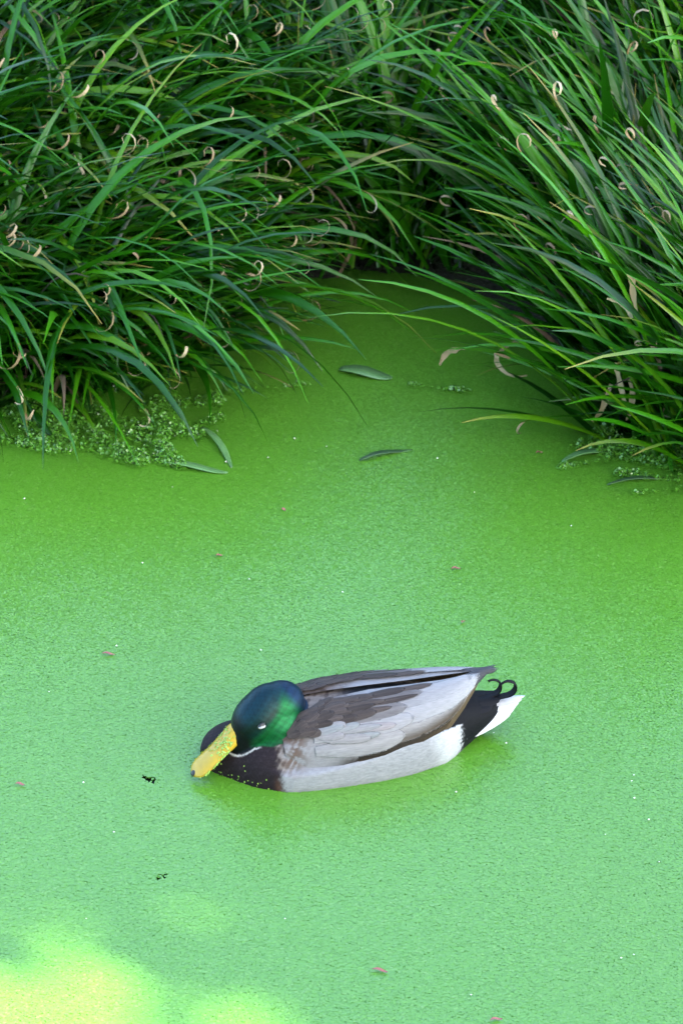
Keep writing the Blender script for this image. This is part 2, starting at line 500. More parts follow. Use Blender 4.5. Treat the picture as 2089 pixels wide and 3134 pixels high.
def build_tussock(x, y, lean, habit, label, group=None, n_single=70, n_mass=330, spread=1.0, size=1.0, dry=0.16, radius=0.13):
    """lean = azimuth (radians, from +x) that most of the leaves fall towards"""
    z0 = float(ground_z(np.array(x), np.array(y)))
    root = empty('sedge_tussock', (x, y, max(z0, -0.02)))
    tag(root, label, 'sedge', group)
    R = random.Random(int((x + 3) * 9173 + y * 733))
    # countable leaves in front
    for i in range(n_single):
        k = R.randrange(len(VAR[habit])); me, tips = VAR[habit][k]
        o = obj('leaf_blade', me, root)
        co = np.empty(len(me.vertices) * 3); me.vertices.foreach_get('co', co); co = co.reshape(-1, 3)
        az = lean + R.gauss(0, 0.55) * spread
        rr = radius * math.sqrt(R.random()); ra = R.uniform(0, 6.28)
        o.location = (rr * math.cos(ra), rr * math.sin(ra) - 0.02, R.uniform(-0.01, 0.02))
        sc = size * R.uniform(0.75, 1.2)
        o.rotation_euler = (R.gauss(0, 0.10), R.gauss(0, 0.16), az)
        o.scale = (sc, sc * R.uniform(.8, 1.15), sc)
        for _ in range(12):                                  # no leaf dives below the duckweed
            M = np.array(Matrix.LocRotScale(o.location, o.rotation_euler, o.scale))
            if (co[9:] @ M[2, :3] + M[2, 3]).min() + root.location.z > 0.003: break
            o.rotation_euler.y -= 0.10
            o.location.z += 0.004
        if R.random() < dry:
            obj('dry_tip', tips[R.randrange(3)], o)
    # the mass of leaves behind
    VV = []; SS = []; TT = []; FF = []; mi = []; n0 = 0
    for i in range(n_mass):
        L, w, e, b = HABIT[habit][R.randrange(10)]
        dead = R.random() < 0.09
        f = size * R.uniform(0.55, 1.2) * (0.7 if dead else 1)
        V, s, *_ = blade_geo(L * f, w * R.uniform(.75, 1.35) * (0.6 if dead else 1), e * R.uniform(.75, 1.2), b * R.uniform(.6, 1.5), R.uniform(-1.2, 1.2), 0, R.gauss(0, .1))
        az = lean + R.gauss(0, 0.95) * spread if R.random() < .85 else R.uniform(0, 6.28)
        ca, sa = math.cos(az), math.sin(az)
        rr = radius * 1.25 * math.sqrt(R.random()); ra = R.uniform(0, 6.28)
        px, py = rr * math.cos(ra), rr * math.sin(ra)
        W = np.stack([V[:, 0] * ca - V[:, 1] * sa + px, V[:, 0] * sa + V[:, 1] * ca + py, V[:, 2] + R.uniform(-.02, .02)], -1)
        W[:, 2] = np.where(s > .15, np.maximum(W[:, 2], 0.004 - root.location.z + .003 * R.random()), W[:, 2])
        VV.append(W); SS.append(s); TT.append(np.full(len(W), R.random())); FF.append(BLADE_F + n0); mi += [1 if dead else 0] * len(BLADE_F); n0 += len(W)
    me = mesh_np('leaf_mass', np.concatenate(VV), np.concatenate(FF), MAT['blade'], attrs=dict(tint=np.concatenate(TT), along=np.concatenate(SS)))
    me.materials.append(MAT['litter'])
    me.polygons.foreach_set('material_index', mi)
    tag(obj('leaf_mass', me, root), kind='stuff')
    return root

A = math.radians
GB = 'sedge tussocks higher up the bank'
LB = 'green sedge tussock with arching leaves, up the bank behind the waterside tussocks'
LS = 'green sedge tussock with straight leaves, up the bank behind the waterside tussocks'
TUS = [
    # waterside, arching across the inlet
    (-0.38, 4.72, A(0), 'arching', 'sedge tussock with long arching leaves reaching over the inlet, beside the floating pale leaf', None),
    (-0.50, 4.70, A(-8), 'arching', 'low sedge tussock at the water, its leaves trailing onto duckweed-covered stems', None),
    (-0.74, 4.72, A(-12), 'arching', 'sedge tussock with curled dry tips standing away from the inlet at the arching-leaved end', None),
    (-0.23, 5.00, A(30), 'arching', 'arching sedge tussock at the head of the inlet, leaves falling over dark water', None),
    (0.45, 4.82, A(125), 'straight', 'straight-leaved sedge tussock leaning across the inlet, curled dry leaves at its foot', None),
    (0.53, 4.51, A(135), 'straight', 'dense straight-leaved sedge tussock with pale hanging dry strips at the water edge', None),
    (0.69, 4.46, A(130), 'straight', 'upright straight-leaved sedge tussock at the end of the bank beyond the hanging dry strips', None),
    (0.11, 5.08, A(105), 'straight', 'sedge tussock rooted behind the narrow tip of the inlet', None),
    # second row
    (-0.42, 5.02, A(8), 'arching', LB, GB), (-0.66, 4.98, A(0), 'arching', LB, GB), (-0.95, 4.98, A(0), 'arching', LB, GB),
    (-0.28, 5.32, A(15), 'arching', LB, GB), (-0.52, 5.32, A(15), 'arching', LB, GB), (-0.80, 5.32, A(20), 'arching', LB, GB),
    (0.47, 5.12, A(135), 'straight', LS, GB), (0.66, 5.00, A(140), 'straight', LS, GB), (0.92, 5.00, A(140), 'straight', LS, GB),
    (0.40, 5.42, A(135), 'straight', LS, GB), (0.62, 5.34, A(130), 'straight', LS, GB), (0.90, 5.40, A(130), 'straight', LS, GB),
    (-0.04, 5.07, A(75), 'straight', LS, GB), (-0.30, 5.60, A(30), 'arching', LB, GB), (-0.62, 5.66, A(30), 'arching', LB, GB),
    (0.24, 5.74, A(110), 'straight', LS, GB), (0.56, 5.74, A(120), 'straight', LS, GB), (0.88, 5.80, A(120), 'straight', LS, GB), (-0.05, 5.86, A(70), 'straight', LS, GB), (-0.40, 5.95, A(50), 'arching', LB, GB), (-0.95, 5.7, A(30), 'arching', LB, GB),
    (0.2, 6.12, A(100), 'straight', LS, GB), (0.62, 6.15, A(110), 'straight', LS, GB), (-0.72, 6.1, A(40), 'arching', LB, GB), (-0.2, 6.3, A(80), 'straight', LS, GB),
]
for i, (x, y, az, hb, lab, grp) in enumerate(TUS):
    front = grp is None
    build_tussock(x, y, az, hb, lab, grp, n_single=100 if front else 64, n_mass=560 if front else 420, spread=0.9 if hb == 'straight' else 1.0,
                  size=0.80 if y < 5.2 else 0.95, dry=0.40 if y < 5.3 else 0.22)

def dry_strip(parent, pts, w, seed):
    pts = np.array(pts); R = random.Random(seed)
    t = np.linspace(0, len(pts) - 1, 16); k = np.arange(len(pts))
    C = np.stack([np.interp(t, k, pts[:, j]) for j in range(3)], -1)
    for _ in range(3): C[1:-1] = (C[:-2] + 2 * C[1:-1] + C[2:]) / 4
    C[:, 1] += np.sin(t * 2 + seed) * .004
    T = np.gradient(C, axis=0); T /= np.linalg.norm(T, axis=1)[:, None]
    V = []
    for i in range(16):
        q = i / 15
        s = np.cross(T[i], unit((math.sin(q * 3 + seed) * .6, 1, .3))); s /= np.linalg.norm(s)
        n_ = np.cross(s, T[i])
        h = .5 * w * (.35 + .65 * math.sin(math.pi * (.08 + .86 * q))) * (.8 + .4 * math.sin(q * 9 + seed) ** 2)
        V += [C[i] + s * h, C[i] + n_ * h * .3, C[i] - s * h]
    V = np.array(V) - np.array(parent.location)
    obj('dry_strip', mesh_np('dry_strip', V, grid_faces(16, 3), MAT['dry'], attrs=dict(tint=np.full(48, R.uniform(.5, .95)), along=np.full(48, .6))), parent)
_tus = {o['label'][:22]: o for o in col.objects if o.name.startswith('sedge_tussock')}
_hang = _tus['dense straight-leaved '[:22]]; _curl = _tus['straight-leaved sedge '[:22]]
for i, p in enumerate([
    [(.369, 4.40, .153), (.374, 4.40, .133), (.382, 4.40, .102), (.386, 4.40, .082)], [(.390, 4.41, .122), (.396, 4.41, .102), (.394, 4.41, .077), (.389, 4.41, .057)],
    [(.367, 4.42, .107), (.359, 4.42, .082), (.351, 4.42, .061), (.343, 4.42, .049)], [(.412, 4.43, .169), (.423, 4.43, .162), (.431, 4.43, .142), (.434, 4.43, .122)],
    [(.436, 4.44, .101), (.443, 4.44, .086), (.446, 4.44, .066), (.444, 4.44, .015)], [(.379, 4.40, .290), (.388, 4.40, .276), (.390, 4.41, .251), (.397, 4.41, .221)],
    [(.355, 4.40, .250), (.370, 4.40, .243), (.383, 4.41, .231), (.390, 4.41, .216)]]):
    dry_strip(_hang, p, .0085, i)
dry_strip(_curl, [(.274, 4.6, .071), (.255, 4.6, .081), (.237, 4.59, .082), (.221, 4.58, .081), (.213, 4.575, .066), (.222, 4.57, .050), (.238, 4.57, .042), (.261, 4.575, .041)], .008, 11)
dry_strip(_curl, [(.139, 4.62, .035), (.146, 4.62, .047), (.155, 4.62, .058), (.167, 4.62, .061), (.176, 4.62, .057)], .009, 12)

# ------------------------------------------------------------------ trees on the bank (one shades the pond, two added ones block low sky)
def tube(bm, pts, radii, n=9):
    rings = []
    for i, (p, r) in enumerate(zip(pts, radii)):
        t = (pts[min(i + 1, len(pts) - 1)] - pts[max(i - 1, 0)]).normalized()
        a = t.orthogonal().normalized(); b = t.cross(a)
        rings.append([bm.verts.new(p + a * (r * math.cos(2 * math.pi * k / n)) + b * (r * math.sin(2 * math.pi * k / n))) for k in range(n)])
    for i in range(len(rings) - 1):
        for k in range(n):
            bm.faces.new((rings[i][k], rings[i][(k + 1) % n], rings[i + 1][(k + 1) % n], rings[i + 1][k]))
    bm.faces.new(rings[-1])

def build_tree(base, crown_c, crown_r, n_clumps, seed, label, keep=None):
    R = random.Random(seed)
    root = empty('shade_tree', base)
    tag(root, label, 'tree')
    b = Vector(base); cc = Vector(crown_c) - b
    bm = bmesh.new()
    pts = [Vector((0, 0, -0.3)), Vector((0.03, 0, 0.6)), cc * 0.35 + Vector((.08, -.05, 0)), cc * 0.7, cc * 1.05]
    tube(bm, pts, [0.24, 0.19, 0.15, 0.10, 0.04])
    clumps = []
    for i in range(n_clumps):
        v = Vector((R.gauss(0, 1), R.gauss(0, 1), R.gauss(0, 1))).normalized() * (R.random() ** 0.4)
        clumps.append(cc + Vector((v.x * crown_r[0], v.y * crown_r[1], v.z * crown_r[2])))
    clumps = [c for c in clumps if keep is None or keep(c + b)]
    for c in clumps[::4]:
        st = cc * R.uniform(0.5, 0.95)
        mid = (st + c) / 2 + Vector((0, 0, 0.12))
        tube(bm, [st, mid, c], [0.05, 0.03, 0.01], 6)
    me = bpy.data.meshes.new('trunk'); bm.to_mesh(me); bm.free()
    me.materials.append(MAT['bark'])
    me.polygons.foreach_set('use_smooth', [True] * len(me.polygons))
    obj('trunk', me, root)
    V = []; F = []
    rng = np.random.default_rng(seed)
    shape = np.array([(-.5, 0, 0), (-.15, .26, .04), (.2, .2, .05), (.5, 0, -.04), (.2, -.2, .05), (-.15, -.26, .04)])
    allv = []; allf = []; n0 = 0
    for c in clumps:
        n = 62
        P = rng.normal(0, 0.24, (n, 3)) * (1, 1, 0.75) + np.array(c)
        if keep is not None:
            P = P[[keep(Vector(p) + b, 0.785 + 0.10 * math.sin(p[0] * 11 + p[2] * 8)) for p in P]]; n = len(P)
            if n == 0: continue
        s = rng.uniform(0.10, 0.19, n)
        q = rng.normal(0, 1, (n, 3)); q /= np.linalg.norm(q, axis=1)[:, None]
        u = np.cross(q, rng.normal(0, 1, (n, 3))); u /= np.linalg.norm(u, axis=1)[:, None]
        w = np.cross(q, u)
        W = P[:, None] + s[:, None, None] * (shape[None, :, 0:1] * u[:, None] + shape[None, :, 1:2] * w[:, None] + shape[None, :, 2:3] * q[:, None])
        allv.append(W.reshape(-1, 3))
        base_i = n0 + np.arange(n)[:, None] * 6
        allf.append(np.concatenate([base_i + np.array([0, 1, 2, 3]), base_i + np.array([0, 3, 4, 5])]))
        n0 += n * 6
    tag(obj('crown', mesh_np('crown', np.concatenate(allv), np.concatenate(allf), MAT['leaf'], smooth=False), root), kind='stuff')

def sunny_side(c, reach=0.95):  # crown shaped along the sun rays to leave a sunlit gap
    """clumps and leaves cut away so a sun patch reaches the near pond corner"""
    g = c - SUN_DIR * (c.z / SUN_DIR.z)
    return math.hypot(g.x + .66, g.y - 2.66) > reach
build_tree((4.9, -0.9, 0.30), (4.4, -0.35, 6.03), (2.5, 2.5, 1.9), 640, 3, 'broad leafy tree on the near bank with its crown shading the duck', sunny_side)
build_tree((-4.6, -5.2, 0.70), (-4.3, -5.0, 5.6), (3.4, 3.0, 3.2), 330, 8, 'unseen tree with a round crown, added to block low sky, on the near bank, away from the duck')  # added out of view to cut low sky light behind the camera
build_tree((0.9, -8.2, 0.70), (0.9, -8.0, 6.4), (3.6, 3.0, 3.6), 360, 9, 'tall unseen tree added as a sky blocker behind the others on the near bank')  # second added crown, out of view, so light falls mostly from above

# ------------------------------------------------------------------ the duck
DUCK_POS = (0.012, 3.690, -0.004)
DUCK_SCALE = (1.0, 1.0, 0.95)
PSI = math.radians(14.5)
duck = empty('mallard_duck', DUCK_POS, math.pi + PSI); duck.scale = DUCK_SCALE     # local +x = the way it faces, +y = its left side
tag(duck, 'drake duck with glossy green head and yellow bill floating on the duckweed', 'duck')

BX = np.array([.182, .178, .168, .150, .13, .10, .06, .02, -.02, -.06, -.10, -.13, -.15, -.165, -.18, -.19])
BW = np.array([.003, .016, .031, .046, .056, .064, .069, .070, .069, .064, .053, .041, .032, .025, .017, .008])
BT = np.array([.028, .034, .041, .049, .057, .070, .083, .088, .087, .084, .077, .068, .061, .055, .049, .043])
BB = np.array([.012, -.002, -.014, -.024, -.031, -.036, -.040, -.042, -.042, -.038, -.026, -.008, .006, .014, .022, .030])

def body_loft():
    xs = np.linspace(.182, -.19, 60)
    V = []
    n = 40
    for x in xs:
        w = np.interp(-x, -BX, BW); t = np.interp(-x, -BX, BT); b = np.interp(-x, -BX, BB)
        zc = b + (t - b) * 0.42
        for k in range(n):
            a = 2 * math.pi * k / n
            c, s = math.cos(a), math.sin(a)
            e = 0.88
            yy = w * math.copysign(abs(c) ** e, c) - 0.017 * float(sstep(.115, .165, x))
            zz = zc + ((t - zc) if s > 0 else (zc - b)) * math.copysign(abs(s) ** e, s)
            V.append((x, yy, zz))
    F = [tuple(f) for f in grid_faces(60, n, True)]
    F.append(tuple(range(n))[::-1]); F.append(tuple(59 * n + k for k in range(n)))
    return V, F

def ellip(bm, c, axes, rad):
    M = Matrix(((axes[0][0] * rad[0], axes[1][0] * rad[1], axes[2][0] * rad[2], c[0]),
                (axes[0][1] * rad[0], axes[1][1] * rad[1], axes[2][1] * rad[2], c[1]),
                (axes[0][2] * rad[0], axes[1][2] * rad[1], axes[2][2] * rad[2], c[2]), (0, 0, 0, 1)))
    bmesh.ops.create_icosphere(bm, subdivisions=4, radius=1.0, matrix=M)

HF = unit((0.80, 0.20, -0.56)); HS = unit(np.cross((0, 0, 1.0), HF)); HU = np.cross(HF, HS)      # head: forward, left, up
AX = (HF, HS, HU)
HC = np.array((0.110, 0.005, 0.077))
def hp(f, s, u):
    return HC + HF * f + HS * s + HU * u
HEAD_E = [(hp(0, 0, 0.001), (.045, .033, .033)),            # skull
          (hp(-.010, 0, 0.005), (.036, .030, .030)),        # crown
          (hp(-.006, .014, -.014), (.032, .026, .022)),     # cheeks
          (hp(-.006, -.014, -.014), (.032, .026, .022)),
          (hp(.028, 0, -.004), (.027, .020, .022)),         # lores towards the bill
          (hp(-.022, 0, -.005), (.035, .032, .031))]        # nape
HEAD_E = [(c, tuple(k * .95 for k in r_)) for c, r_ in HEAD_E]
NECK_E = [((.088, .002, .050), (.046, .043, .034))]

def body_mesh():
    bm = bmesh.new()
    V, F = body_loft()
    vs_ = [bm.verts.new(v) for v in V]
    for f in F: bm.faces.new([vs_[i] for i in f])
    for c, r in HEAD_E: ellip(bm, c, AX, r)
    for c, r in NECK_E: ellip(bm, c, ((1, 0, 0), (0, 1, 0), (0, 0, 1)), r)
    bmesh.ops.recalc_face_normals(bm, faces=bm.faces)
    me = bpy.data.meshes.new('tmp'); bm.to_mesh(me); bm.free()
    o = bpy.data.objects.new('tmp', me); col.objects.link(o)
    md = o.modifiers.new('r', 'REMESH'); md.mode = 'VOXEL'; md.voxel_size = 0.0017
    dg = bpy.context.evaluated_depsgraph_get()
    ev = o.evaluated_get(dg); em = ev.to_mesh()
    n = len(em.vertices); P = np.empty(n * 3, np.float32); em.vertices.foreach_get('co', P); P = P.reshape(-1, 3).astype(float)
    ne = len(em.edges); E = np.empty(ne * 2, np.int32); em.edges.foreach_get('vertices', E); E = E.reshape(-1, 2)
    FQ = [tuple(p.vertices) for p in em.polygons]
    ev.to_mesh_clear()
    bpy.data.objects.remove(o); bpy.data.meshes.remove(me)
    deg = np.bincount(E.ravel(), minlength=n)[:, None]
    def smooth(P, it):
        for _ in range(it):
            S = np.zeros_like(P)
            np.add.at(S, E[:, 0], P[E[:, 1]]); np.add.at(S, E[:, 1], P[E[:, 0]])
            P = P * 0.4 + 0.6 * S / np.maximum(deg, 1)
        return P
    P = smooth(P, 9)
    return P, E, FQ, smooth

def flank_top(x):        # height of the upper edge of the pale flank feathers
    return np.interp(-x, [-.115, -.09, -.06, 0, .045, .10, .13], [.030, .028, .030, .038, .047, .050, .046])

def nz(x, y, z, f, seed=0):
    """cheap smooth noise, -1..1"""
    return (np.sin(f * (x * 1.0 + y * .7) + seed) * np.sin(f * (y * 1.1 - z * .8) + seed * 2.1) + np.sin(f * 1.9 * (z + x * .6) + seed * .7) * np.sin(f * 2.3 * (x - y * .5) + seed)) * 0.5

def head_field(P):
    d = np.full(len(P), 9.0)
    for c, r in HEAD_E:
        q = (P - c) @ np.stack(AX, 1) / np.array(r)
        d = np.minimum(d, (np.linalg.norm(q, axis=1) - 1) * min(r))
    return d

def lerp(a, b, t):
    return a * (1 - t[:, None]) + np.asarray(b) * t[:, None]

P, E_, FQ, smooth = body_mesh()
x, y, z = P.T
# flank feathers swell over the folded wing's lower edge
ft = flank_top(x)
side = sstep(.018, .04, np.abs(y))
bul = side * sstep(.125, .085, x) * sstep(-.135, -.10, x) * (1 - sstep(ft - .002, ft + .004, z)) * sstep(-.03, .012, z)
hw = np.sign(y) * bul * 0.0085
P[:, 1] += hw
P = smooth(P, 1)
x, y, z = P.T
hd = head_field(P)
n = len(P)
C = np.tile(np.array((.17, .145, .125)), (n, 1))                                   # brown grey back
m1 = nz(x, y, z, 260, 1.0); m2 = nz(x, y, z, 520, 2.0); m3 = nz(x, y, z, 120, .4)
C = lerp(C, (.07, .055, .048), sstep(-.05, .45, m1))                                # mottling
C = lerp(C, (.012, .016, .022), sstep(.035, -.005, x) * sstep(.022, .014, np.abs(y)) * sstep(.06, .07, z))      # dark lower back
C = lerp(C, (.20, .205, .21), sstep(.105, .085, x + .004 * m1) * sstep(.034, .046, np.abs(y)) * sstep(.082, .07, z))    # grey sides
fl = side * sstep(ft + .003, ft - .001, z) * sstep(.110, .100, x + .003 * m1)
C = lerp(C, (.235, .245, .252), fl)
C = lerp(C, (.40, .415, .42), fl * sstep(-.075, -.105, x + .006 * m3))
# brown mottled band behind the breast
band = np.exp(-((x - .086 + .1 * (z - .05)) / .013) ** 2) * sstep(.02, .04, z)
C = lerp(C, (.085, .05, .032), band * sstep(-.5, .2, m1 + .4 * m2) * .9)
# breast
br = sstep(.098, .107, x + .003 * m2 + .0025 * m1)
C = lerp(C, (.013, .009, .011), br)
C = lerp(C, (.085, .040, .024), br * sstep(.113, .105, x) * sstep(.03, .01, z) * .8)
C = lerp(C, (.032, .024, .029), br * .4 * sstep(.1, .6, m2))
# black rump and under-tail with a ragged edge
rg = x + .005 * nz(x, y, z, 700, 3.) + .003 * m2
rump = np.where(z > ft, sstep(-.088, -.096, rg), sstep(-.122, -.128, rg))
C = lerp(C, (.003, .0035, .005), rump)
# head and collar
co = sstep(.0065, .0055, hd) * sstep(.004, .0046, hd) * sstep(.118, .124, x) * sstep(.0, .006, y)
hm = sstep(.0042, .0036, hd)
f_ = (P - HC) @ HF; s_ = (P - HC) @ HS; u_ = (P - HC) @ HU
H = np.tile(np.array((.003, .026, .026)), (n, 1))                                   # teal crown, iridescent sheen painted in by position
H = lerp(H, (.004, .095, .026), sstep(.015, .004, u_ + .25 * f_))                   # green cheek, its highlight painted into the colour
H = lerp(H, (.003, .022, .038), sstep(.018, .032, u_) * .6)  # bluish highlight on top of the head, put into the colour
H = lerp(H, (.004, .006, .008), sstep(.024, .038, f_ + .3 * u_))                    # dark lores and chin
H = lerp(H, (.003, .010, .010), sstep(-.010, -.026, u_ - .1 * f_))
H = lerp(H, (.005, .02, .045), sstep(-.028, -.044, f_))
H = lerp(H, (.005, .016, .012), np.exp(-((u_ - .015 - .05 * f_) / .0045) ** 2) * sstep(-.03, -.01, f_ * 1.0 + 0) * sstep(.01, .018, np.abs(s_)) * .85)  # shade of the brow furrow painted as a dark line
H = H * (1 + .35 * m2 + .2 * nz(x, y, z, 900, 4.))[:, None]
C = lerp(C, (.45, .45, .43), co)
C = C * (1 - hm[:, None]) + H * hm[:, None]
bme = mesh_np('body', P, FQ if any(len(f) != 4 for f in FQ) else np.array(FQ), MAT['body'], colors=C)
bme.materials.append(MAT['head'])
pm = [1 if all(hm[i] > .5 for i in p.vertices) else 0 for p in bme.polygons]
bme.polygons.foreach_set('material_index', pm)
obj('body', bme, duck)

# bill -------------------------------------------------------------
BB0 = np.array((0.1300, 0.0065, 0.0680)); BT0 = np.array((0.2000, 0.0200, 0.0135))
bf = unit(BT0 - BB0); bs = unit(np.cross((0, 0, 1.0), bf)); bu = np.cross(bf, bs); BL = np.linalg.norm(BT0 - BB0)
def bill_shape(sv, wv, tv, bv, n=18, lower=False):
    ss = np.linspace(0, 1, 26); V = []
    for s in ss:
        w = np.interp(s, sv, wv); t = np.interp(s, sv, tv); b = np.interp(s, sv, bv)
        for k in range(n):
            a = 2 * math.pi * k / n; c, d = math.cos(a), math.sin(a)
            yy = w * math.copysign(abs(c) ** .8, c); zz = (t if d > 0 else -b) * math.copysign(abs(d) ** .9, d)
            V.append(BB0 + bf * (s * BL) + bs * yy + bu * zz)
    F = [tuple(f) for f in grid_faces(26, n, True)]; F.append(tuple(range(n))[::-1]); F.append(tuple(25 * n + k for k in range(n)))
    return np.array(V), F
SV = [0, .20, .36, .55, .73, .86, .94, 1.0]
V, F = bill_shape(SV, [.0125, .0150, .0154, .0160, .0172, .0168, .0135, .0045], [.0145, .0138, .0100, .0066, .0048, .0040, .0032, .0012], [-.005, -.005, -.0035, -.002, -.0018, -.0015, -.001, -.0008])
bill = obj('bill', mesh_np('bill', V, F, MAT['bill']), duck)
V, F = bill_shape(SV, [.0125, .0125, .0125, .0130, .0140, .0135, .010, .003], [-.002, -.002, -.0015, -.001, -.001, -.001, -.001, -.001], [-.011, -.0105, -.0085, -.0065, -.005, -.004, -.003, -.002])
obj('lower_mandible', mesh_np('lower_mandible', V, F, MAT['bill']), bill)
def small_ellipsoid(name, c, axes, rad, mat, parent):
    bm = bmesh.new(); ellip_lo(bm, c, axes, rad)
    me = bpy.data.meshes.new(name); bm.to_mesh(me); bm.free(); me.materials.append(mat)
    me.polygons.foreach_set('use_smooth', [True] * len(me.polygons))
    return obj(name, me, parent)
def ellip_lo(bm, c, axes, rad):
    M = Matrix([[axes[j][i] * rad[j] for j in range(3)] + [c[i]] for i in range(3)] + [[0, 0, 0, 1]])
    bmesh.ops.create_icosphere(bm, subdivisions=2, radius=1.0, matrix=M)
small_ellipsoid('bill_nail', BB0 + bf * (BL * .965) + bu * .0012, (bf, bs, bu), (.0045, .0048, .0026), MAT['nail'], bill)
for sd in (1, -1):
    small_ellipsoid('nostril', BB0 + bf * (BL * .38) + bs * (.0085 * sd) + bu * .0066, (bf, bs, bu), (.0042, .0012, .0014), MAT['dark'], bill)
# eyes: pale closed lids
for sd in (1, -1):
    ec = hp(.010, (.0280 if sd > 0 else .0262) * sd, .015 if sd > 0 else .010)
    e = small_ellipsoid('eye', ec, (HF, HS, HU), (.0058, .0030, .0036), MAT['nail'], duck)
    small_ellipsoid('eyelid', ec + HS * (.0012 * sd) - HU * .0006, (unit(HF * .85 + HU * .5), HS, unit(HU * .85 - HF * .5)), (.0050, .0028, .0022), MAT['lid'], e)

# wings ------------------------------------------------------------
WX = np.array([.095, .07, .03, -.02, -.07, -.11, -.13, -.148, -.162])
WY0 = np.array([.034, .022, .013, .010, .009, .008, .006, .003, .000]); WZ0 = np.array([.064, .082, .092, .094, .093, .093, .0935, .0945, .096])
WY1 = np.array([.055, .066, .0735, .0735, .064, .048, .034, .018, .004]); WZ1 = np.array([.048, .028, .025, .031, .039, .052, .066, .080, .092])
def wing_S(X, v):
    X = np.asarray(X, float); v = np.asarray(v, float)
    i = lambda t: np.interp(-X, -WX, t)
    a = v * math.pi / 2
    return np.stack([X, i(WY0) + (i(WY1) - i(WY0)) * np.sin(a) ** 1.0, i(WZ1) + (i(WZ0) - i(WZ1)) * np.cos(a)], -1)
def wing_N(X, v):
    e = 1e-3
    n_ = np.cross(wing_S(X, v + e) - wing_S(X, v - e), wing_S(X - e, v) - wing_S(X + e, v))
    n_ /= np.linalg.norm(n_, axis=-1)[..., None]
    return np.where(n_[..., 2:3] * 0 + n_[..., 1:2] + n_[..., 2:3] < 0, -n_, n_)

def wing_base(sd):
    xs = np.linspace(.095, -.160, 110); vv = np.linspace(-.05, 1.04, 44)
    X, Vv = np.meshgrid(xs, vv, indexing='ij')
    S = wing_S(X, Vv).reshape(-1, 3)
    x, y, z = S.T
    m1 = nz(x, y, z, 260, 1.0); m2 = nz(x, y, z, 520, 2.); 
    C = np.tile(np.array((.20, .203, .208)), (len(S), 1))
    v = Vv.ravel()
    C = lerp(C, (.10, .08, .07), sstep(.62, .30, v + .06 * m1) * sstep(-.02, .04, x))             # brown shoulders
    C = lerp(C, (.06, .045, .038), sstep(.62, .30, v) * sstep(-.02, .04, x) * sstep(0, .5, m1))
    band = np.exp(-((x - .083 + .15 * (z - .05)) / .013) ** 2)
    C = lerp(C, (.085, .052, .035), band * sstep(-.5, .2, m1 + .4 * m2) * .9)
    C = lerp(C, (.018, .012, .009), sstep(.78, .90, v + .03 * m1) * sstep(.055, .01, x))           # dark underside edge, with the shadow band above the flank painted in
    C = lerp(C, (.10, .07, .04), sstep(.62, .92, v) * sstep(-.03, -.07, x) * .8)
    S = S * np.array((1, sd, 1))
    F = grid_faces(110, 44)
    return mesh_np('wing', S, F if sd < 0 else F[:, ::-1], MAT['feather'], colors=C, attrs=dict(rim=np.zeros(len(S))))

def feather(sd, x0, v0, x1, v1, wd, cb, ct, ce, off0=.0006, off1=.0022, tipw=.75, seed=0, lift=0.0, edge=.75, low=None):
    """a vane lying on the wing surface from (x0,v0) to its tip (x1,v1); wd = half width in v units times local height (metres)"""
    ns, nw = 16, 9
    s = np.linspace(0, 1, ns); w = np.linspace(-1, 1, nw)
    prof = np.minimum(1, .45 + 1.3 * s) * np.sqrt(np.clip(1 - np.clip((s - tipw) / (1.002 - tipw), 0, 1) ** 2, 0.0, 1))
    Sg, Wg = np.meshgrid(s, w, indexing='ij')
    X = x0 + (x1 - x0) * Sg
    vc = v0 + (v1 - v0) * Sg
    span = np.interp(-X, -WX, np.hypot(WY1 - WY0, WZ0 - WZ1)) * 1.2
    Vv = vc + Wg * prof[:, None] * wd / np.maximum(span, .012)
    # rounded tip: outer barbs fall behind
    S = wing_S(X, Vv); Nn = wing_N(X, np.clip(Vv, .02, .98))
    h = off0 + (off1 - off0) * Sg + .0010 * (1 - Wg ** 2) + lift * Sg ** 3
    Pv = (S + Nn * (h * .6)[..., None]).reshape(-1, 3)
    t = Sg.ravel(); ww = np.abs(Wg).ravel()
    C = np.asarray(cb)[None] * (1 - t[:, None]) + np.asarray(ct)[None] * t[:, None]
    x, y, z = Pv.T
    C = C * np.array((.42, .428, .438)) * (1 + .10 * nz(x, y, z, 900, seed)[:, None])
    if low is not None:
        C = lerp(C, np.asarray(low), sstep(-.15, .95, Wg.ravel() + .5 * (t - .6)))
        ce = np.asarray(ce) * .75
    e = np.maximum(sstep(edge, 1.0, ww), sstep(.9, 1.0, t) * .8)
    C = lerp(C, np.asarray(ce) * np.array((.42, .43, .44)), e * .55)
    C = lerp(C, np.asarray(cb) * .6, np.exp(-(Wg.ravel() / .07) ** 2) * .35)
    Pv = Pv * np.array((1, sd, 1))
    F = grid_faces(ns, nw)
    return mesh_np('feather', Pv, F if sd < 0 else F[:, ::-1], MAT['feather'], colors=np.clip(C, 0, 1), attrs=dict(rim=np.maximum(sstep(.72, 1.0, ww), sstep(.93, 1.0, t)) * .85))

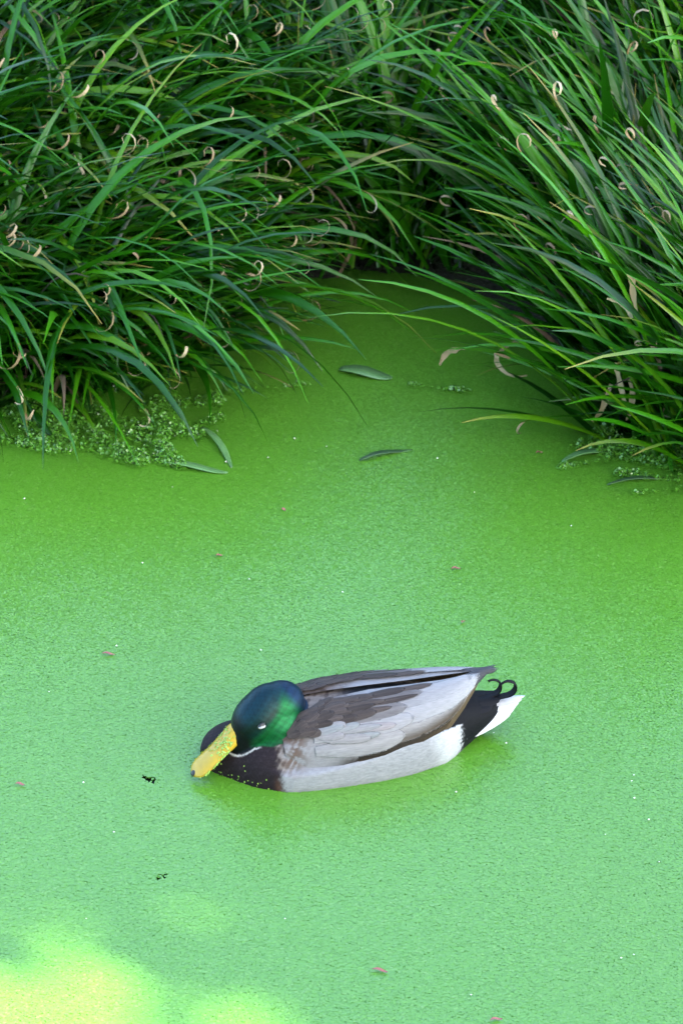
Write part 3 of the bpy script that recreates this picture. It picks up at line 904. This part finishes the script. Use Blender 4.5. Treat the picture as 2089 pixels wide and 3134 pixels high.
GRY = (.47, .465, .46); LGT = (.60, .60, .59); BRN = (.095, .075, .065); DBR = (.055, .042, .036); TAN = (.30, .26, .22); PAL = (.66, .66, .65); CHO = (.12, .085, .05)
def build_wing(sd):
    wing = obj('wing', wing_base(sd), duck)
    R = random.Random(11)
    fl = []
    # primaries: slate tips that cross above the rump
    fl += [(-.06, .30, -.182, .42, .010, (.10, .10, .105), (.11, .11, .12), (.15, .15, .16), -.002, .004, .7), (-.06, .18, -.174, .25, .010, (.09, .09, .10), (.12, .12, .13), (.15, .15, .16), -.0015, .003, .7)]
    # tertials, lowest first so that each upper one overlaps the next
    fl += [(.010, .86, -.112, .84, .0150, (.03, .022, .016), (.06, .045, .03), (.10, .08, .06), .0004, .0012, .55),  # near-black vane: holds the shade between wing and flank in its colour
           (.015, .66, -.136, .62, .0200, (.40, .38, .36), (.56, .555, .545), (.62, .61, .60), .0010, .0024, .55),
           (.010, .46, -.156, .42, .0180, (.46, .45, .44), PAL, (.70, .70, .69), .0016, .0036, .55),
           (.020, .27, -.148, .22, .0150, (.36, .34, .33), (.62, .62, .61), PAL, .0022, .0042, .6)]
    # long scapulars
    fl += [(.050, .20, -.082, .19, .0105, (.20, .18, .17), (.22, .20, .19), (.55, .54, .53), .0030, .0052, .6),
           (.055, .36, -.058, .36, .0120, (.34, .32, .31), (.25, .23, .22), (.56, .55, .54), .0030, .0050, .6),
           (.060, .52, -.064, .53, .0140, GRY, (.54, .53, .52), (.60, .59, .58), .0026, .0046, .6),
           (.060, .70, -.050, .72, .0150, GRY, (.50, .48, .46), (.58, .57, .56), .0022, .0040, .6)]
    # shorter scapulars in rows towards the shoulder
    for r, (xt, vlist, ln) in enumerate([(-.098, (.10,), .075), (-.066, (.11, .24), .07), (-.034, (.20, .34, .52), .066), (-.014, (.12, .24, .36, .48, .60), .056), (.002, (.08, .17, .27, .37, .48, .60), .048), (.016, (.05, .14, .23, .32, .42, .53), .042), (.030, (.08, .17, .26, .36, .47), .036), (.042, (.06, .14, .22, .31, .41), .032), (.054, (.08, .17, .27, .38), .028), (.064, (.12, .22, .33), .024)]):
        for j, v in enumerate(vlist):
            dark = v < .31 + .02 * r + R.uniform(-.06, .06)
            g = R.uniform(.7, 1.35)
            cb = (.13 * g, .10 * g, .082 * g) if dark else (.42, .41, .40)
            t0 = R.uniform(.05, .13)
            ct = (t0, t0 * .78, t0 * .66) if dark else (.40 + .1 * R.random(), .44, .43)
            e0 = R.uniform(.13, .24)
            ce = (e0, e0 * .9, e0 * .82) if dark else (.47, .46, .45)
            fl.append((xt + ln, v + R.uniform(-.04, .04), xt + R.uniform(-.010, .010), v + R.uniform(-.03, .05), R.uniform(.0045, .0074), cb, ct, ce, .0038 + .0002 * r, .0054 + .0003 * r, R.uniform(.4, .65)))
    for i, a in enumerate(fl):
        x0, v0, x1, v1, wd, cb, ct, ce, o0, o1, tw = a
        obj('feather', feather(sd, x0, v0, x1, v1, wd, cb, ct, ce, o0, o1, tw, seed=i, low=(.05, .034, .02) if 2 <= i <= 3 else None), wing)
    return wing
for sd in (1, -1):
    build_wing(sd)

# tail ---------------------------------------------------------------
def flat_feather(name, base, tip, wd, mat, up=(0, 0, 1), cup=.15, parent=None, sag=0.0, pointed=.6):
    base = np.array(base); tip = np.array(tip)
    f = unit(tip - base); s = unit(np.cross(up, f)); u = np.cross(f, s); L = np.linalg.norm(tip - base)
    ns, nw = 13, 7
    V = []
    for i in range(ns):
        q = i / (ns - 1)
        h = wd * min(1, .55 + 1.6 * q) * math.sqrt(max(0.0008, 1 - max(0, (q - pointed) / (1 - pointed)) ** 1.8))
        for j in range(nw):
            w = -1 + 2 * j / (nw - 1)
            V.append(base + f * (q * L) + s * (w * h) + u * (-cup * h * w * w + sag * L * q * q + .0005))
    return obj(name, mesh_np(name, V, grid_faces(ns, nw), mat), parent)
for k in (0, -.25, .25, -.5, .5, -.75, .75, -1, 1):
    ak = abs(k)
    flat_feather('tail_feather', (-.122, .030 * k, .046 - .024 * ak ** 1.4), (-.216 + .020 * ak, .004 + .013 * k, .050 - .010 * ak - (.0007 if k < 0 else 0)), .0105, MAT['white'], up=(0, .75 * k, 1), parent=duck, cup=.3, pointed=.35)
# black coverts over the tail root, and the two curled ones
for i, (yy, ln, zz) in enumerate([(-.014, .048, .052), (.014, .048, .052), (-.006, .058, .0555), (.007, .060, .056)]):
    flat_feather('tail_covert', (-.125, yy * .8, zz + .004), (-.125 - ln, yy * 1.1, zz), .012, MAT['black'], parent=duck, cup=.5)
def curl(y0, y1, r, turn, x0):
    n = 30; V = []
    p = np.array((x0 + .03, y0, .0525)); ang = math.pi - .15            # heading backwards
    hd_ = np.array((math.cos(ang), 0, math.sin(ang)))
    L1 = .034; steps = n
    total = L1 + r * turn
    ds = total / (n - 1)
    for i in range(n):
        q = i / (n - 1)
        s = np.array((0, 1.0, 0)); tdir = np.array((math.cos(ang), 0, math.sin(ang))); u = np.cross(tdir, s)
        h = (.0036 + .0018 * math.sin(math.pi * q)) * (1 if q < .7 else max(.08, (1 - q) / .3))
        for w in (-1, -.4, .4, 1):
            V.append(p + s * (w * h) + u * (.0014 * (1 - w * w)))
        if i * ds > L1: ang -= ds / r
        p = p + tdir * ds + s * (y1 - y0) / (n - 1)
    me = mesh_np('curled_feather', V, grid_faces(n, 4), MAT['black'])
    o = obj('curled_feather', me, duck)
    sol = o.modifiers.new('thickness', 'SOLIDIFY'); sol.thickness = .0012
curl(.004, .010, .0105, 4.3, -.186)
curl(-.002, .004, .0110, 3.7, -.168)

# ------------------------------------------------------------------ small floating things
def floating_leaf(name, a, b, w, mat, label, bend=0.0, z=0.003, cat='leaf'):
    a = np.array(a); b = np.array(b); L = np.linalg.norm(b - a); f = (b - a) / L; s = np.array((-f[1], f[0]))
    n = 14; V = []
    for i in range(n):
        q = i / (n - 1)
        h = .5 * w * math.sin(math.pi * (0.06 + .90 * q)) ** .6
        c = f * (q - .5) * L + s * bend * L * (4 * q * (1 - q))
        zz = z + .003 * math.sin(q * 5)
        for k_ in (-1, 0, 1):
            V.append((c[0] + s[0] * h * k_, c[1] + s[1] * h * k_, zz + (0.0018 if k_ else 0)))
    o = obj(name, mesh_np(name, V, grid_faces(n, 3), mat))
    mid = (a + b) / 2
    o.location = (mid[0], mid[1], 0)
    sol = o.modifiers.new('thickness', 'SOLIDIFY'); sol.thickness = .0008
    return tag(o, label, cat)
floating_leaf('floating_leaf', (-.003, 4.664), (.072, 4.640), .026, MAT['paleleaf'], 'pale blue-green leaf lying flat on the duckweed in the inlet')
floating_leaf('floating_leaf', (.025, 4.398), (.098, 4.432), .009, MAT['wetleaf'], 'narrow dark leaf sunk among the duckweed in the open pond', .04, .0015)
floating_leaf('floating_leaf', (.302, 4.392), (.385, 4.432), .012, MAT['paleleaf'], 'green leaf strip floating at the foot of the hanging dry strips', .06)
floating_leaf('floating_leaf', (-.245, 4.392), (-.155, 4.365), .013, MAT['paleleaf'], 'wet leaf strip floating beside the duckweed-covered stems', -.03)
floating_leaf('floating_leaf', (-.195, 4.49), (-.150, 4.38), .010, MAT['paleleaf'], 'long leaf bending down into the duckweed from the arching sedge', .05)
floating_leaf('floating_leaf', (.36, 4.33), (.46, 4.352), .008, MAT['wetleaf'], 'dark stem half covered with duckweed near the straight-leaved sedge', .05, .0015)

def petal(x, y, rz, L, label):
    n = 8; V = []
    for i in range(n):
        q = i / (n - 1); h = .0022 * math.sin(math.pi * (.05 + .9 * q)) ** .7
        for k_ in (-1, 0, 1):
            V.append(((q - .5) * L, h * k_ + .002 * math.sin(q * 3), .0025 + .0006 * abs(k_) + .001 * math.sin(q * 6)))
    o = obj('fallen_petal', mesh_np('fallen_petal', V, grid_faces(n, 3), MAT['petal']))
    o.location = (x, y, 0); o.rotation_euler = (0, 0, rz)
    tag(o, label, 'petal', 'pink petals scattered on the duckweed')
PL = 'small pink petal lying on the duckweed'
for x, y, r, L in [(-.292, 3.900, -.15, .016), (.149, 4.109, .1, .012), (-.16, 4.142, .2, .009), (-.078, 4.262, -.4, .007), (.042, 3.247, -.3, .018), (-.381, 3.610, -.2, .012), (.155, 3.977, .9, .006), (.167, 3.16, .2, .014), (.272, 4.42, .3, .01)]:
    petal(x, y, r, L, PL)

# duckweed stuck to the bill, breast and back
def bits(name, spots, seed, label):
    rng = np.random.default_rng(seed); V = []; F = []
    for c, nrm, r in spots:
        c = np.array(c); nrm = unit(nrm); a = unit(np.cross(nrm, (0.3, .9, .1))); b = np.cross(nrm, a)
        tl = rng.normal(0, .25, 2); nn = unit(nrm + a * tl[0] + b * tl[1]); a = unit(np.cross(nn, b)); b = np.cross(nn, a)
        i = len(V); V.append(c + nn * r * .45)
        ph = rng.uniform(0, 6)
        for k_ in range(7): V.append(c + a * (r * math.cos(ph + k_ * .898)) + b * (r * .8 * math.sin(ph + k_ * .898)) + nn * .0001)
        for k_ in range(7): F.append((i, i + 1 + k_, i + 1 + (k_ + 1) % 7))
    o = obj(name, mesh_np(name, V, F, MAT['bits']))
    o.location = DUCK_POS; o.rotation_euler = (0, 0, math.pi + PSI); o.scale = DUCK_SCALE
    tag(o, label, 'duckweed', kind='stuff')
rng = np.random.default_rng(21)
spots = []
def bill_top(s, wfrac):
    w = np.interp(s, SV, [.0125, .0150, .0154, .0160, .0172, .0168, .0135, .0045]); t = np.interp(s, SV, [.0145, .0138, .0100, .0066, .0048, .0040, .0032, .0012])
    a = math.pi / 2 * (1 - wfrac)
    c, d = math.cos(a), math.sin(a)
    return BB0 + bf * (s * BL) + bs * (w * math.copysign(abs(c) ** .8, c)) + bu * (t * abs(d) ** .9), bu * d + bs * c
for i in range(120):
    s = np.clip(rng.normal(.42, .12), .22, .95) if i < 84 else rng.uniform(.4, .97)
    wf = np.clip(rng.normal(.15, .38), -.95, .97) if i < 84 else rng.choice([.9, -.8, .95]) 
    p, q = bill_top(float(s), float(wf)); spots.append((p + unit(q) * .0006, q, rng.uniform(.0010, .0019)))
bits('duckweed_on_bill', spots, 4, 'duckweed bits stuck to the yellow bill')
bv = np.array([(v.co.x, v.co.y, v.co.z) for v in bme.vertices]); bn = np.array([(v.normal.x, v.normal.y, v.normal.z) for v in bme.vertices])
spots = []
cand = np.where((bv[:, 0] > .11) & (bv[:, 1] > 0) & (bv[:, 2] > 0.005) & (bv[:, 2] < .014) & (hd > .006))[0]
for i in rng.choice(cand, 20): spots.append((bv[i] + bn[i] * .0005, bn[i], rng.uniform(.0008, .0014)))
cand = np.where((bv[:, 0] > .11) & (bv[:, 1] > 0) & (bv[:, 2] > 0.012) & (bv[:, 2] < .04) & (hd > .006))[0]
for i in rng.choice(cand, 6): spots.append((bv[i] + bn[i] * .0005, bn[i], rng.uniform(.0008, .0013)))
bits('duckweed_on_breast', spots, 5, 'duckweed specks stuck to the dark breast')

# pale seeds and dust specks that lie on the duckweed
rng = np.random.default_rng(5); V = []; F = []
for i in range(46):
    x0, y0 = rng.uniform(-.5, .5), rng.uniform(3.05, 4.5); q = rng.uniform(.0007, .0016); i0 = len(V)
    V += [(x0 - q, y0, .0016), (x0, y0 - q * .7, .0017), (x0 + q, y0, .0016), (x0, y0 + q * .7, .0017), (x0, y0, .0016 + q)]
    F += [(i0, i0 + 1, i0 + 4), (i0 + 1, i0 + 2, i0 + 4), (i0 + 2, i0 + 3, i0 + 4), (i0 + 3, i0, i0 + 4)]
tag(obj('seed_fluff', mesh_np('seed_fluff', V, F, MAT['speck'], smooth=False)), 'tiny pale seeds scattered on the duckweed', 'seeds', kind='stuff')
